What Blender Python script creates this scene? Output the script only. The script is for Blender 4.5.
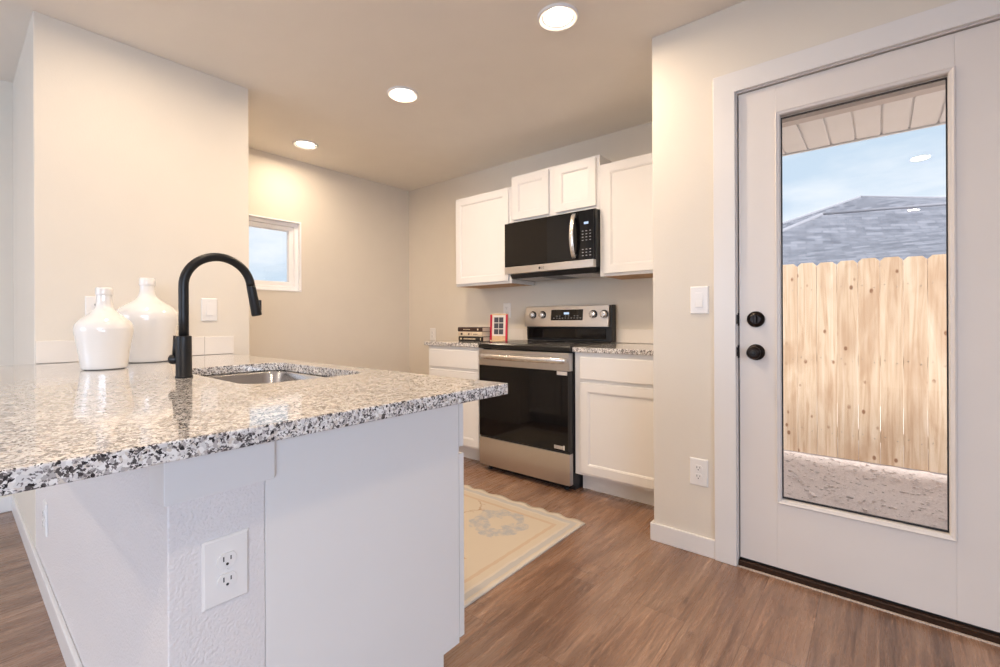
import bpy, bmesh, math, random
from mathutils import Vector, Matrix
random.seed(7)
scene = bpy.context.scene
for o in list(bpy.data.objects): bpy.data.objects.remove(o)
COL = scene.collection
PI = math.pi

# ------------------------------------------------------------------ camera
F_PX, YAW, Y_H, ROLL, HC = 458.10, 0.6908, 320.80, -0.0044, 1.0733
cam_d = bpy.data.cameras.new('camera')
cam_d.sensor_width = 36.0
cam_d.lens = 36.0 * F_PX / 1000.0
cam_d.shift_y = (Y_H - 333.5) / 1000.0
cam_d.clip_start = 0.02
cam = bpy.data.objects.new('camera', cam_d); COL.objects.link(cam)
right = Vector((math.cos(YAW), math.sin(YAW), 0)); fwd = Vector((-math.sin(YAW), math.cos(YAW), 0)); up = Vector((0, 0, 1))
ex = right * math.cos(ROLL) + up * math.sin(ROLL)
ey = up * math.cos(ROLL) - right * math.sin(ROLL)
m = Matrix((ex, ey, -fwd)).transposed().to_4x4(); m.translation = Vector((0, 0, HC))
cam.matrix_world = m
scene.camera = cam

# ------------------------------------------------------------------ view, sky, sun, daylight
scene.view_settings.view_transform = 'Standard'
scene.view_settings.look = 'None'
scene.view_settings.exposure = 0.24
scene.view_settings.gamma = 1.0
scene.view_settings.use_curve_mapping = False

w = bpy.data.worlds.new('sky'); scene.world = w; w.use_nodes = True
nt = w.node_tree; nt.nodes.clear()
out = nt.nodes.new('ShaderNodeOutputWorld'); bg = nt.nodes.new('ShaderNodeBackground')
tc = nt.nodes.new('ShaderNodeTexCoord'); mp = nt.nodes.new('ShaderNodeMapping'); mp.inputs['Scale'].default_value = (1.2, 1.2, 4.5)
nz = nt.nodes.new('ShaderNodeTexNoise'); nz.inputs['Scale'].default_value = 2.1; nz.inputs['Detail'].default_value = 7; nz.inputs['Roughness'].default_value = 0.55
cr = nt.nodes.new('ShaderNodeValToRGB')
cr.color_ramp.elements[0].position = 0.42; cr.color_ramp.elements[0].color = (0.56, 0.69, 0.83, 1)
cr.color_ramp.elements[1].position = 0.60; cr.color_ramp.elements[1].color = (0.82, 0.87, 0.94, 1)
nt.links.new(tc.outputs['Generated'], mp.inputs['Vector']); nt.links.new(mp.outputs['Vector'], nz.inputs['Vector'])
nt.links.new(nz.outputs['Fac'], cr.inputs['Fac']); nt.links.new(cr.outputs['Color'], bg.inputs['Color'])
bg.inputs['Strength'].default_value = 1.0
nt.links.new(bg.outputs['Background'], out.inputs['Surface'])

def aim(o, d):
    o.rotation_euler = Vector(d).to_track_quat('-Z', 'Y').to_euler()
sun_d = bpy.data.lights.new('sun', 'SUN'); sun_d.energy = 9.3; sun_d.angle = math.radians(12); sun_d.color = (1.0, 0.96, 0.92)
sun = bpy.data.objects.new('sun', sun_d); COL.objects.link(sun); sun.location = (6, -3, 8); aim(sun, (-0.60, 0.36, -0.72))

def area(name, loc, d, sx, sy, power, color, spread=PI):
    l = bpy.data.lights.new(name, 'AREA'); l.shape = 'RECTANGLE'; l.size = sx; l.size_y = sy; l.energy = power; l.color = color; l.spread = spread
    o = bpy.data.objects.new(name, l); COL.objects.link(o); o.location = loc; aim(o, d); return o
# daylight entering through the living-room windows behind and to the right of the camera
DAY = (0.60, 0.76, 1.0)
area('daylight_right', (3.05, -1.7, 1.25), (-1, 0.12, -0.36), 3.4, 1.5, 122, DAY, math.radians(125))
area('daylight_front', (-2.55, -4.85, 1.30), (0, 1, -0.05), 2.3, 1.9, 68, DAY)

# ------------------------------------------------------------------ materials
MATS = {}
def new_mat(name):
    mt = bpy.data.materials.new(name); mt.use_nodes = True
    MATS[name] = mt
    return mt, mt.node_tree, mt.node_tree.nodes['Principled BSDF']
def lin(r, g, b):
    f = lambda c: ((c / 255 + 0.055) / 1.055) ** 2.4 if c / 255 > 0.04045 else c / 255 / 12.92
    return (f(r), f(g), f(b), 1)
def coords(nt, scale=(1, 1, 1), rot=(0, 0, 0), kind='Object'):
    tc = nt.nodes.new('ShaderNodeTexCoord'); mp = nt.nodes.new('ShaderNodeMapping')
    mp.inputs['Scale'].default_value = scale; mp.inputs['Rotation'].default_value = rot
    nt.links.new(tc.outputs[kind], mp.inputs['Vector']); return mp.outputs['Vector']
def noise(nt, vec, scale, detail=3, rough=0.5, dist=0.0):
    n = nt.nodes.new('ShaderNodeTexNoise'); n.inputs['Scale'].default_value = scale; n.inputs['Detail'].default_value = detail
    n.inputs['Roughness'].default_value = rough; n.inputs['Distortion'].default_value = dist
    nt.links.new(vec, n.inputs['Vector']); return n.outputs['Fac']
def ramp(nt, fac, stops, interp='LINEAR'):
    r = nt.nodes.new('ShaderNodeValToRGB'); r.color_ramp.interpolation = interp
    e = r.color_ramp.elements
    while len(e) < len(stops): e.new(0.5)
    for i, (p, c) in enumerate(stops): e[i].position = p; e[i].color = c if len(c) == 4 else (*c, 1)
    nt.links.new(fac, r.inputs['Fac']); return r.outputs['Color']
def bump(nt, b, h, strength, dist):
    n = nt.nodes.new('ShaderNodeBump'); n.inputs['Strength'].default_value = strength; n.inputs['Distance'].default_value = dist
    nt.links.new(h, n.inputs['Height']); nt.links.new(n.outputs['Normal'], b.inputs['Normal'])
def mix(nt, fac, a, b, mode='MIX'):
    n = nt.nodes.new('ShaderNodeMix'); n.data_type = 'RGBA'; n.blend_type = mode
    for s, v in ((0, fac), (6, a), (7, b)):
        if hasattr(v, 'is_linked') or isinstance(v, bpy.types.NodeSocket): nt.links.new(v, n.inputs[s])
        else: n.inputs[s].default_value = v
    return n.outputs[2]
def math_n(nt, op, a, b=None, c=None):
    n = nt.nodes.new('ShaderNodeMath'); n.operation = op
    for i, v in enumerate((a, b, c)):
        if v is None: continue
        if isinstance(v, bpy.types.NodeSocket): nt.links.new(v, n.inputs[i])
        else: n.inputs[i].default_value = v
    return n.outputs[0]
def simple(name, col, rough=0.5, metal=0.0, var=0.03, bscale=0, bdist=0.0005, bstr=0.3, coat=0.0, nscale=6):
    mt, nt, b = new_mat(name)
    v = coords(nt)
    n = noise(nt, v, nscale, 4)
    lo = tuple(max(0, c * (1 - var)) for c in col[:3]); hi = tuple(min(1, c * (1 + var)) for c in col[:3])
    nt.links.new(ramp(nt, n, [(0.3, lo), (0.7, hi)]), b.inputs['Base Color'])
    b.inputs['Roughness'].default_value = rough; b.inputs['Metallic'].default_value = metal
    b.inputs['Coat Weight'].default_value = coat
    if bscale: bump(nt, b, noise(nt, v, bscale, 3, 0.6), bstr, bdist)
    return mt

simple('wall_paint', (0.760, 0.702, 0.615), 0.6, bscale=130, bdist=0.0012, bstr=0.35, var=0.01)
simple('ceiling_paint', (0.87, 0.825, 0.76), 0.75, bscale=70, bdist=0.0015, bstr=0.35, var=0.01)
# heavy orange-peel texture of the pony wall
mt, nt, b = new_mat('orange_peel')
v = coords(nt)
hh = noise(nt, v, 190, 2, 0.5)
b.inputs['Base Color'].default_value = (0.80, 0.765, 0.755, 1); b.inputs['Roughness'].default_value = 0.5
bump(nt, b, hh, 0.8, 0.0036)
simple('trim_paint', (0.80, 0.78, 0.765), 0.32, var=0.008)
simple('door_paint', (0.79, 0.745, 0.71), 0.38, var=0.01)
simple('cabinet_paint', (0.83, 0.81, 0.79), 0.33, var=0.008)
simple('cabinet_raw', (0.50, 0.30, 0.16), 0.6, var=0.15, nscale=14)
simple('plastic_white', (0.84, 0.82, 0.80), 0.3, var=0.005)
simple('slot_dark', (0.02, 0.018, 0.016), 0.6)
simple('black_metal', (0.012, 0.012, 0.013), 0.38, metal=0.3, var=0.2)
simple('bronze_dark', (0.018, 0.012, 0.010), 0.28, metal=0.7, var=0.3)
simple('threshold_bronze', (0.045, 0.022, 0.012), 0.45, metal=0.5, var=0.3, nscale=60)
simple('black_plastic', (0.015, 0.015, 0.016), 0.4)
simple('black_glass', (0.004, 0.004, 0.005), 0.05, var=0.05)
MATS['black_glass'].node_tree.nodes['Principled BSDF'].inputs['Specular IOR Level'].default_value = 0.38
simple('cooktop_glass', (0.010, 0.010, 0.011), 0.22, var=0.05)
simple('gasket', (0.015, 0.015, 0.02), 0.6)
simple('ceramic', (0.86, 0.83, 0.79), 0.10, coat=0.6, var=0.015, nscale=3)
simple('vinyl_white', (0.90, 0.90, 0.92), 0.4, var=0.01)
simple('tile_white', (0.82, 0.77, 0.71), 0.18, var=0.01)
simple('grout', (0.62, 0.57, 0.52), 0.8)
simple('crimson', lin(200, 22, 62), 0.4, var=0.02)
simple('pale_wood', lin(214, 186, 150), 0.5, var=0.1, nscale=30)
simple('card', lin(226, 220, 214), 0.6)
simple('card_ink', lin(70, 70, 80), 0.6, var=0.3, nscale=80)
simple('book_black', lin(28, 24, 24), 0.5); simple('book_brown', lin(58, 34, 26), 0.5, var=0.3, nscale=40)
simple('book_cream', lin(214, 196, 172), 0.6, var=0.08, nscale=60); simple('paper', lin(225, 212, 192), 0.8, var=0.06, nscale=200)
simple('foil', lin(225, 205, 175), 0.4)
simple('soffit_vinyl', (0.86, 0.87, 0.90), 0.5, var=0.02)
simple('beam_paint', (0.62, 0.58, 0.58), 0.6, var=0.03)
simple('concrete', (0.45, 0.42, 0.40), 0.85, var=0.1, nscale=14, bscale=120)
simple('caulk', (0.62, 0.52, 0.44), 0.6)
simple('ridge', lin(118, 120, 130), 0.9)
simple('siding', (0.55, 0.45, 0.36), 0.8, var=0.08)
simple('filter_mesh', (0.55, 0.53, 0.52), 0.45, metal=0.6, bscale=260, bdist=0.002, bstr=0.8, var=0.3, nscale=200)
simple('galvanized', (0.35, 0.33, 0.31), 0.4, metal=0.8)

def steel(name, col, rough, axis):
    mt, nt, b = new_mat(name)
    sc = [40, 40, 40]; sc[axis] = 1.2
    v = coords(nt, tuple(sc)); n = noise(nt, v, 12, 4, 0.7)
    lo = tuple(c * 0.985 for c in col); hi = tuple(min(1, c * 1.015) for c in col)
    nt.links.new(ramp(nt, n, [(0.3, lo), (0.7, hi)]), b.inputs['Base Color'])
    b.inputs['Metallic'].default_value = 1.0
    rr = ramp(nt, n, [(0.3, (rough * 0.96,) * 3), (0.7, (rough * 1.05,) * 3)]); nt.links.new(rr, b.inputs['Roughness'])
steel('steel', (0.60, 0.57, 0.55), 0.32, 0)
steel('steel_sink', (0.62, 0.60, 0.58), 0.22, 0)
steel('steel_handle', (0.72, 0.69, 0.67), 0.27, 0)

# emissive
def emis(name, col, s, base=(0.8, 0.8, 0.8, 1)):
    mt, nt, b = new_mat(name); b.inputs['Base Color'].default_value = base
    b.inputs['Emission Color'].default_value = (*col, 1); b.inputs['Emission Strength'].default_value = s; b.inputs['Roughness'].default_value = 0.4
emis('led_lens', (1.0, 0.93, 0.82), 9.0)
emis('display_glow', (0.55, 0.72, 1.0), 0.9, (0.02, 0.02, 0.03, 1))
emis('key_mark', (0.7, 0.7, 0.72), 0.06, (0.30, 0.29, 0.28, 1))

# window glass: a clear pane that lets light through and mirrors a little at its surface
mt, nt, b = new_mat('pane_glass')
nt.nodes.remove(b)
tr = nt.nodes.new('ShaderNodeBsdfTransparent'); gl = nt.nodes.new('ShaderNodeBsdfGlossy'); gl.inputs['Roughness'].default_value = 0.0
tr.inputs['Color'].default_value = (0.985, 0.99, 0.99, 1)
fr = nt.nodes.new('ShaderNodeFresnel'); fr.inputs['IOR'].default_value = 1.45; ms = nt.nodes.new('ShaderNodeMixShader')
n_g = math_n(nt, 'MULTIPLY', fr.outputs[0], 0.85)
nt.links.new(n_g, ms.inputs[0]); nt.links.new(tr.outputs[0], ms.inputs[1]); nt.links.new(gl.outputs[0], ms.inputs[2])
nt.links.new(ms.outputs[0], nt.nodes['Material Output'].inputs['Surface'])

# granite
mt, nt, b = new_mat('granite')
v = coords(nt)
nd = nt.nodes.new('ShaderNodeTexNoise'); nd.inputs['Scale'].default_value = 170; nd.inputs['Detail'].default_value = 2; nt.links.new(v, nd.inputs['Vector'])
vs = nt.nodes.new('ShaderNodeVectorMath'); vs.operation = 'SCALE'; vs.inputs['Scale'].default_value = 0.008
sub = nt.nodes.new('ShaderNodeVectorMath'); sub.operation = 'SUBTRACT'; sub.inputs[1].default_value = (0.5, 0.5, 0.5)
nt.links.new(nd.outputs['Color'], sub.inputs[0]); nt.links.new(sub.outputs[0], vs.inputs[0])
av = nt.nodes.new('ShaderNodeVectorMath'); av.operation = 'ADD'; nt.links.new(v, av.inputs[0]); nt.links.new(vs.outputs[0], av.inputs[1])
def cells(scale):
    vo = nt.nodes.new('ShaderNodeTexVoronoi'); vo.inputs['Scale'].default_value = scale; nt.links.new(av.outputs[0], vo.inputs['Vector'])
    sp = nt.nodes.new('ShaderNodeSeparateColor'); nt.links.new(vo.outputs['Color'], sp.inputs[0]); return sp.outputs[0]
big = ramp(nt, cells(150), [(0.0, (0.46, 0.43, 0.42)), (0.14, (0.66, 0.60, 0.54)), (0.30, (0.78, 0.75, 0.72)), (0.55, (0.86, 0.84, 0.82)), (0.8, (0.70, 0.68, 0.67))], 'CONSTANT')
c2 = cells(330)
grey = ramp(nt, c2, [(0.0, (1, 1, 1)), (0.13, (0, 0, 0))], 'CONSTANT')
blk = ramp(nt, cells(230), [(0.0, (1, 1, 1)), (0.09, (0, 0, 0))], 'CONSTANT')
clus = ramp(nt, noise(nt, v, 60, 2), [(0.50, (0, 0, 0)), (0.56, (1, 1, 1))])
blk2 = ramp(nt, cells(340), [(0.0, (1, 1, 1)), (0.45, (0, 0, 0))], 'CONSTANT')
m1 = mix(nt, grey, big, (0.22, 0.20, 0.20, 1))
m2 = mix(nt, blk, m1, (0.035, 0.032, 0.035, 1))
bl = math_n(nt, 'MULTIPLY', clus, blk2)
m3 = mix(nt, bl, m2, (0.10, 0.09, 0.09, 1))
nt.links.new(m3, b.inputs['Base Color'])
b.inputs['Roughness'].default_value = 0.06; b.inputs['Coat Weight'].default_value = 0.4; b.inputs['Coat Roughness'].default_value = 0.04

# plank floor
mt, nt, b = new_mat('plank_floor')
v = coords(nt, (1, 1, 1), (0, 0, PI / 2))
br = nt.nodes.new('ShaderNodeTexBrick'); nt.links.new(v, br.inputs['Vector'])
br.inputs['Scale'].default_value = 1.0; br.inputs['Brick Width'].default_value = 1.22; br.inputs['Row Height'].default_value = 0.178
br.inputs['Mortar Size'].default_value = 0.0012; br.inputs['Mortar Smooth'].default_value = 0.1; br.inputs['Bias'].default_value = 0.0
br.offset = 0.37; br.offset_frequency = 2
br.inputs['Color1'].default_value = (0, 0, 0, 1); br.inputs['Color2'].default_value = (1, 1, 1, 1); br.inputs['Mortar'].default_value = (0.5, 0.5, 0.5, 1)
sh = nt.nodes.new('ShaderNodeVectorMath'); sh.operation = 'MULTIPLY'; nt.links.new(br.outputs['Color'], sh.inputs[0]); sh.inputs[1].default_value = (7.3, 3.1, 5.7)
v2 = coords(nt, (1, 1, 1)); ad = nt.nodes.new('ShaderNodeVectorMath'); ad.operation = 'ADD'; nt.links.new(v2, ad.inputs[0]); nt.links.new(sh.outputs[0], ad.inputs[1])
def stretched(sc):
    mp = nt.nodes.new('ShaderNodeMapping'); mp.inputs['Scale'].default_value = sc; nt.links.new(ad.outputs[0], mp.inputs['Vector']); return mp.outputs['Vector']
fine = noise(nt, stretched((95, 5.0, 1)), 1.0, 8, 0.75, 0.9)
broad = noise(nt, stretched((9, 0.9, 1)), 1.0, 4, 0.6, 1.6)
knots = noise(nt, stretched((6, 2.2, 1)), 1.3, 3, 0.7, 2.5)
base = ramp(nt, broad, [(0.30, lin(122, 92, 74)), (0.5, lin(148, 115, 94)), (0.72, lin(172, 140, 118))])
fg = ramp(nt, fine, [(0.36, (0.50, 0.47, 0.45)), (0.5, (0.98, 0.98, 0.98)), (0.66, (1.22, 1.22, 1.22))])
c = mix(nt, 0.85, base, fg, 'MULTIPLY')
tone = ramp(nt, br.outputs['Color'], [(0.0, (0.84, 0.83, 0.83)), (1.0, (1.08, 1.07, 1.06))])
c = mix(nt, 1.0, c, tone, 'MULTIPLY')
kn = ramp(nt, knots, [(0.62, (0, 0, 0)), (0.74, (1, 1, 1))])
c = mix(nt, math_n(nt, 'MULTIPLY', kn, 0.55), c, lin(84, 58, 44))
c = mix(nt, math_n(nt, 'MULTIPLY', br.outputs['Fac'], 0.55), c, lin(80, 56, 44))
nt.links.new(c, b.inputs['Base Color'])
nt.links.new(ramp(nt, fine, [(0.2, (0.34,) * 3), (0.8, (0.22,) * 3)]), b.inputs['Roughness']); b.inputs['Specular IOR Level'].default_value = 0.9
bump(nt, b, fine, 0.12, 0.0008)

# rug: woven cream field with banded border
RUG = (-2.75, 1.19, -1.195, 2.140)
mt, nt, b = new_mat('rug_weave')
tcn = nt.nodes.new('ShaderNodeTexCoord'); sp = nt.nodes.new('ShaderNodeSeparateXYZ'); nt.links.new(tcn.outputs['Object'], sp.inputs[0])
hx, hy = (RUG[2] - RUG[0]) / 2, (RUG[3] - RUG[1]) / 2
dx = math_n(nt, 'SUBTRACT', hx, math_n(nt, 'ABSOLUTE', sp.outputs[0])); dy = math_n(nt, 'SUBTRACT', hy, math_n(nt, 'ABSOLUTE', sp.outputs[1]))
v = coords(nt)
wob = math_n(nt, 'MULTIPLY', math_n(nt, 'SUBTRACT', noise(nt, v, 26, 2), 0.5), 0.012)
d = math_n(nt, 'ADD', math_n(nt, 'MINIMUM', dx, dy), wob)
cream, pale, blue, peach, tan = lin(204, 191, 172), lin(208, 198, 184), lin(186, 182, 178), lin(198, 176, 152), lin(190, 168, 146)
border = ramp(nt, math_n(nt, 'MULTIPLY', d, 4.0), [(0.0, pale), (0.08, cream), (0.11, blue), (0.22, pale), (0.27, cream), (0.42, peach), (0.47, peach), (0.50, cream)], 'CONSTANT')
inner = math_n(nt, 'GREATER_THAN', d, 0.125)
fade = ramp(nt, noise(nt, v, 30, 4, 0.7), [(0.36, (0.15, 0.15, 0.15)), (0.60, (1, 1, 1))])
warp = math_n(nt, 'MULTIPLY', math_n(nt, 'SUBTRACT', noise(nt, v, 9, 3, 0.6), 0.5), 0.22)
def medal(cx, cy, kx, ky):
    ax = math_n(nt, 'MULTIPLY', math_n(nt, 'SUBTRACT', sp.outputs[0], cx), kx); ay = math_n(nt, 'MULTIPLY', math_n(nt, 'SUBTRACT', sp.outputs[1], cy), ky)
    r = math_n(nt, 'SQRT', math_n(nt, 'ADD', math_n(nt, 'MULTIPLY', ax, ax), math_n(nt, 'MULTIPLY', ay, ay)))
    return math_n(nt, 'ADD', r, warp)
fld = cream
for cx, cy, kx, ky, col_, o1, o2 in ((0.42, 0.20, 1.0, 1.0, lin(172, 172, 174), 0.06, 0.15), (-0.15, -0.05, 1.0, 1.1, lin(172, 172, 174), 0.10, 0.20), (0.45, -0.22, 1.2, 1.2, lin(184, 150, 116), 0.075, 0.095), (0.05, 0.25, 1.0, 1.0, lin(170, 140, 110), 0.155, 0.17), (-0.5, 0.2, 1.0, 1.0, lin(196, 192, 188), 0.06, 0.14), (-0.5, -0.25, 1.2, 1.2, lin(212, 184, 152), 0.08, 0.10), (0.16, -0.28, 1.0, 1.4, lin(206, 200, 192), 0.03, 0.08)):
    r = medal(cx, cy, kx, ky)
    msk = ramp(nt, r, [(0.0, (0, 0, 0)), (o1, (0, 0, 0)), (o1 + 0.008, (1, 1, 1)), (o2, (1, 1, 1)), (o2 + 0.01, (0, 0, 0))])
    fld = mix(nt, math_n(nt, 'MULTIPLY', msk, fade), fld, col_)
c = mix(nt, inner, border, fld)
nt.links.new(c, b.inputs['Base Color']); b.inputs['Roughness'].default_value = 0.95
bump(nt, b, noise(nt, v, 500, 2), 0.5, 0.002)

# fence wood
mt, nt, b = new_mat('cedar')
oi = nt.nodes.new('ShaderNodeObjectInfo')
tcn = nt.nodes.new('ShaderNodeTexCoord')
ml = nt.nodes.new('ShaderNodeMath'); ml.operation = 'MULTIPLY'; ml.inputs[1].default_value = 37.0; nt.links.new(oi.outputs['Random'], ml.inputs[0])
ad = nt.nodes.new('ShaderNodeVectorMath'); ad.operation = 'ADD'; nt.links.new(tcn.outputs['Object'], ad.inputs[0]); nt.links.new(ml.outputs[0], ad.inputs[1])
def st(sc):
    mp = nt.nodes.new('ShaderNodeMapping'); mp.inputs['Scale'].default_value = sc; nt.links.new(ad.outputs[0], mp.inputs['Vector']); return mp.outputs['Vector']
g1 = noise(nt, st((28, 28, 1.4)), 1.0, 5, 0.6, 0.9)
g2 = noise(nt, st((5, 5, 1.2)), 1.0, 3, 0.5, 1.0)
c = ramp(nt, g1, [(0.3, lin(180, 152, 126)), (0.5, lin(204, 183, 160)), (0.7, lin(214, 198, 180))])
c = mix(nt, math_n(nt, 'MULTIPLY', ramp(nt, g2, [(0.48, (0, 0, 0)), (0.66, (1, 1, 1))]), 0.6), c, lin(168, 136, 108))
vo = nt.nodes.new('ShaderNodeTexVoronoi'); vo.inputs['Scale'].default_value = 1.0; nt.links.new(st((11, 11, 7)), vo.inputs['Vector'])
kk = ramp(nt, vo.outputs['Distance'], [(0.10, (1, 1, 1)), (0.17, (0, 0, 0))])
ksel = ramp(nt, noise(nt, st((4, 4, 3)), 1.0, 1), [(0.46, (0, 0, 0)), (0.52, (1, 1, 1))])
c = mix(nt, math_n(nt, 'MULTIPLY', math_n(nt, 'MULTIPLY', kk, ksel), 0.9), c, lin(128, 88, 62))
pt = ramp(nt, oi.outputs['Random'], [(0.0, (0.90, 0.87, 0.84)), (1.0, (1.05, 1.05, 1.05))])
c = mix(nt, 1.0, c, pt, 'MULTIPLY')
nt.links.new(c, b.inputs['Base Color']); b.inputs['Roughness'].default_value = 0.8

# gravel ground
mt, nt, b = new_mat('gravel')
v = coords(nt); n1 = noise(nt, v, 60, 6, 0.8); n2 = noise(nt, v, 2.2, 3)
c = ramp(nt, n1, [(0.28, lin(160, 144, 142)), (0.42, lin(216, 202, 198)), (0.7, lin(240, 230, 226))])
c = mix(nt, math_n(nt, 'MULTIPLY', n2, 0.35), c, lin(176, 160, 152)); nt.links.new(c, b.inputs['Base Color']); b.inputs['Roughness'].default_value = 0.95
bump(nt, b, n1, 0.4, 0.008)
simple('pebble', lin(222, 210, 206), 0.9, var=0.25, nscale=9)

# shingles
mt, nt, b = new_mat('shingles')
v = coords(nt, (1, 1, 1), kind='UV')
br = nt.nodes.new('ShaderNodeTexBrick'); nt.links.new(v, br.inputs['Vector']); br.inputs['Scale'].default_value = 1
br.inputs['Brick Width'].default_value = 0.26; br.inputs['Row Height'].default_value = 0.13; br.inputs['Mortar Size'].default_value = 0.007; br.inputs['Bias'].default_value = 0
br.inputs['Color1'].default_value = lin(62, 66, 78); br.inputs['Color2'].default_value = lin(112, 115, 126); br.inputs['Mortar'].default_value = lin(62, 64, 74)
nt.links.new(mix(nt, 0.5, br.outputs['Color'], ramp(nt, noise(nt, v, 5, 5), [(0.3, lin(70, 74, 84)), (0.7, lin(108, 111, 122))])), b.inputs['Base Color']); b.inputs['Roughness'].default_value = 0.95
M = MATS

# ------------------------------------------------------------------ mesh helpers
class MB:
    def __init__(s): s.bm = bmesh.new()
    def box(s, x0, y0, z0, x1, y1, z1, mi=0):
        p = [(x0, y0, z0), (x1, y0, z0), (x1, y1, z0), (x0, y1, z0), (x0, y0, z1), (x1, y0, z1), (x1, y1, z1), (x0, y1, z1)]
        v = [s.bm.verts.new(q) for q in p]
        for f in ((0, 3, 2, 1), (4, 5, 6, 7), (0, 1, 5, 4), (1, 2, 6, 5), (2, 3, 7, 6), (3, 0, 4, 7)):
            s.bm.faces.new([v[i] for i in f]).material_index = mi
        return s
    def loops(s, rings, cap0=True, cap1=True, mi=0, smooth=True, closed=True):
        R = [[s.bm.verts.new(p) for p in r] for r in rings]
        n = len(R[0])
        for a, b in zip(R, R[1:]):
            for i in range(n if closed else n - 1):
                f = s.bm.faces.new((a[i], a[(i + 1) % n], b[(i + 1) % n], b[i])); f.material_index = mi; f.smooth = smooth
        if cap0: f = s.bm.faces.new(list(reversed(R[0]))); f.material_index = mi
        if cap1: f = s.bm.faces.new(R[-1]); f.material_index = mi
        return s
    def lathe(s, prof, c=(0, 0, 0), axis='z', n=40, mi=0, cap0=True, cap1=True):
        rings = []
        for r, h in prof:
            ring = []
            for k in range(n):
                a = 2 * PI * k / n; p, q = r * math.cos(a), r * math.sin(a)
                v = {'z': (p, q, h), 'y': (p, h, -q), 'x': (h, p, q), '-y': (p, -h, q), '-z': (p, -q, -h), '-x': (-h, q, p)}[axis]
                ring.append((v[0] + c[0], v[1] + c[1], v[2] + c[2]))
            rings.append(ring)
        return s.loops(rings, cap0, cap1, mi)
    def tube(s, pts, r, n=20, mi=0):
        pts = [Vector(p) for p in pts]; rs = r if isinstance(r, (list, tuple)) else [r] * len(pts)
        t0 = (pts[1] - pts[0]).normalized(); ref = Vector((1, 0, 0)) if abs(t0.x) < 0.8 else Vector((0, 1, 0))
        rings = []
        for i, p in enumerate(pts):
            t = (pts[min(i + 1, len(pts) - 1)] - pts[max(i - 1, 0)]).normalized()
            a = (ref - t * ref.dot(t)).normalized(); ref = a; b2 = t.cross(a)
            rings.append([tuple(p + (a * math.cos(2 * PI * k / n) + b2 * math.sin(2 * PI * k / n)) * rs[i]) for k in range(n)])
        return s.loops(rings, mi=mi)
    def poly(s, pts, mi=0, smooth=False):
        f = s.bm.faces.new([s.bm.verts.new(p) for p in pts]); f.material_index = mi; f.smooth = smooth; return s
    def prism(s, pts, axis, a, b, mi=0, smooth=False):
        """pts 2-D outline in the plane normal to axis, extruded a..b"""
        def P(p, h): return {'x': (h, p[0], p[1]), 'y': (p[0], h, p[1]), 'z': (p[0], p[1], h)}[axis]
        s.loops([[P(p, a) for p in pts], [P(p, b) for p in pts]], mi=mi, smooth=smooth); return s
    def build(s, name, mat, parent=None, bevel=0, seg=2, origin=None, angle=0.6, sub=0):
        bmesh.ops.recalc_face_normals(s.bm, faces=s.bm.faces)
        o_in = Vector((0, 0, 0))
        if parent is not None: o_in = parent.matrix_basis.translation if parent.parent is None else parent.matrix_basis.translation + parent.parent.matrix_basis.translation
        if origin is not None: org = Vector(origin)
        else:
            if len(s.bm.verts):
                xs = [v.co for v in s.bm.verts]
                org = Vector(((min(p.x for p in xs) + max(p.x for p in xs)) / 2, (min(p.y for p in xs) + max(p.y for p in xs)) / 2, min(p.z for p in xs)))
            else: org = Vector()
        bmesh.ops.translate(s.bm, verts=s.bm.verts, vec=-org)
        me = bpy.data.meshes.new(name); s.bm.to_mesh(me); s.bm.free()
        for mm in (mat if isinstance(mat, (list, tuple)) else [mat]): me.materials.append(MATS[mm])
        o = bpy.data.objects.new(name, me); COL.objects.link(o)
        o.location = org - o_in
        if parent is not None: o.parent = parent
        if bevel:
            bv = o.modifiers.new('bevel', 'BEVEL'); bv.width = bevel; bv.segments = seg; bv.limit_method = 'ANGLE'; bv.angle_limit = angle
            bv.harden_normals = False
        if sub:
            sm = o.modifiers.new('sub', 'SUBSURF'); sm.levels = sub; sm.render_levels = sub
        return o
def box(*a): return MB().box(*a)
def tag(o, label, cat, group=None, kind=None):
    if label: o['label'] = label
    if cat: o['category'] = cat
    if group: o['group'] = group
    if kind: o['kind'] = kind
    return o
def struct(o, label=None, cat=None):
    o['kind'] = 'structure'
    if label: o['label'] = label
    if cat: o['category'] = cat
    return o
def thing(name, loc, label, cat, group=None):
    o = bpy.data.objects.new(name, None); COL.objects.link(o); o.location = loc; o.empty_display_size = 0.05
    return tag(o, label, cat, group)
def copy_tree(o, parent=None):
    c = o.copy(); COL.objects.link(c); c.parent = parent
    for ch in [x for x in bpy.data.objects if x.parent == o]: copy_tree(ch, c)
    return c
def rrect(x0, y0, x1, y1, r, n=8):
    P = []
    for cx, cy, a0 in ((x1 - r, y1 - r, 0), (x0 + r, y1 - r, PI / 2), (x0 + r, y0 + r, PI), (x1 - r, y0 + r, 1.5 * PI)):
        for k in range(n + 1):
            a = a0 + PI / 2 * k / n; P.append((cx + r * math.cos(a), cy + r * math.sin(a)))
    return P
def text_mesh(name, s, size, mat, parent, loc, rot, depth=0.0006):
    cu = bpy.data.curves.new(name, 'FONT'); cu.body = s; cu.size = size; cu.extrude = depth; cu.align_x = 'CENTER'; cu.align_y = 'CENTER'
    t = bpy.data.objects.new(name + '_src', cu); COL.objects.link(t)
    bpy.context.view_layer.update()
    me = bpy.data.meshes.new_from_object(t.evaluated_get(bpy.context.evaluated_depsgraph_get()))
    bpy.data.objects.remove(t); me.materials.clear(); me.materials.append(MATS[mat])
    o = bpy.data.objects.new(name, me); COL.objects.link(o); o.parent = parent
    o.location = Vector(loc) - (parent.matrix_basis.translation if parent.parent is None else parent.matrix_basis.translation + parent.parent.matrix_basis.translation)
    o.rotation_euler = rot; return o

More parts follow.
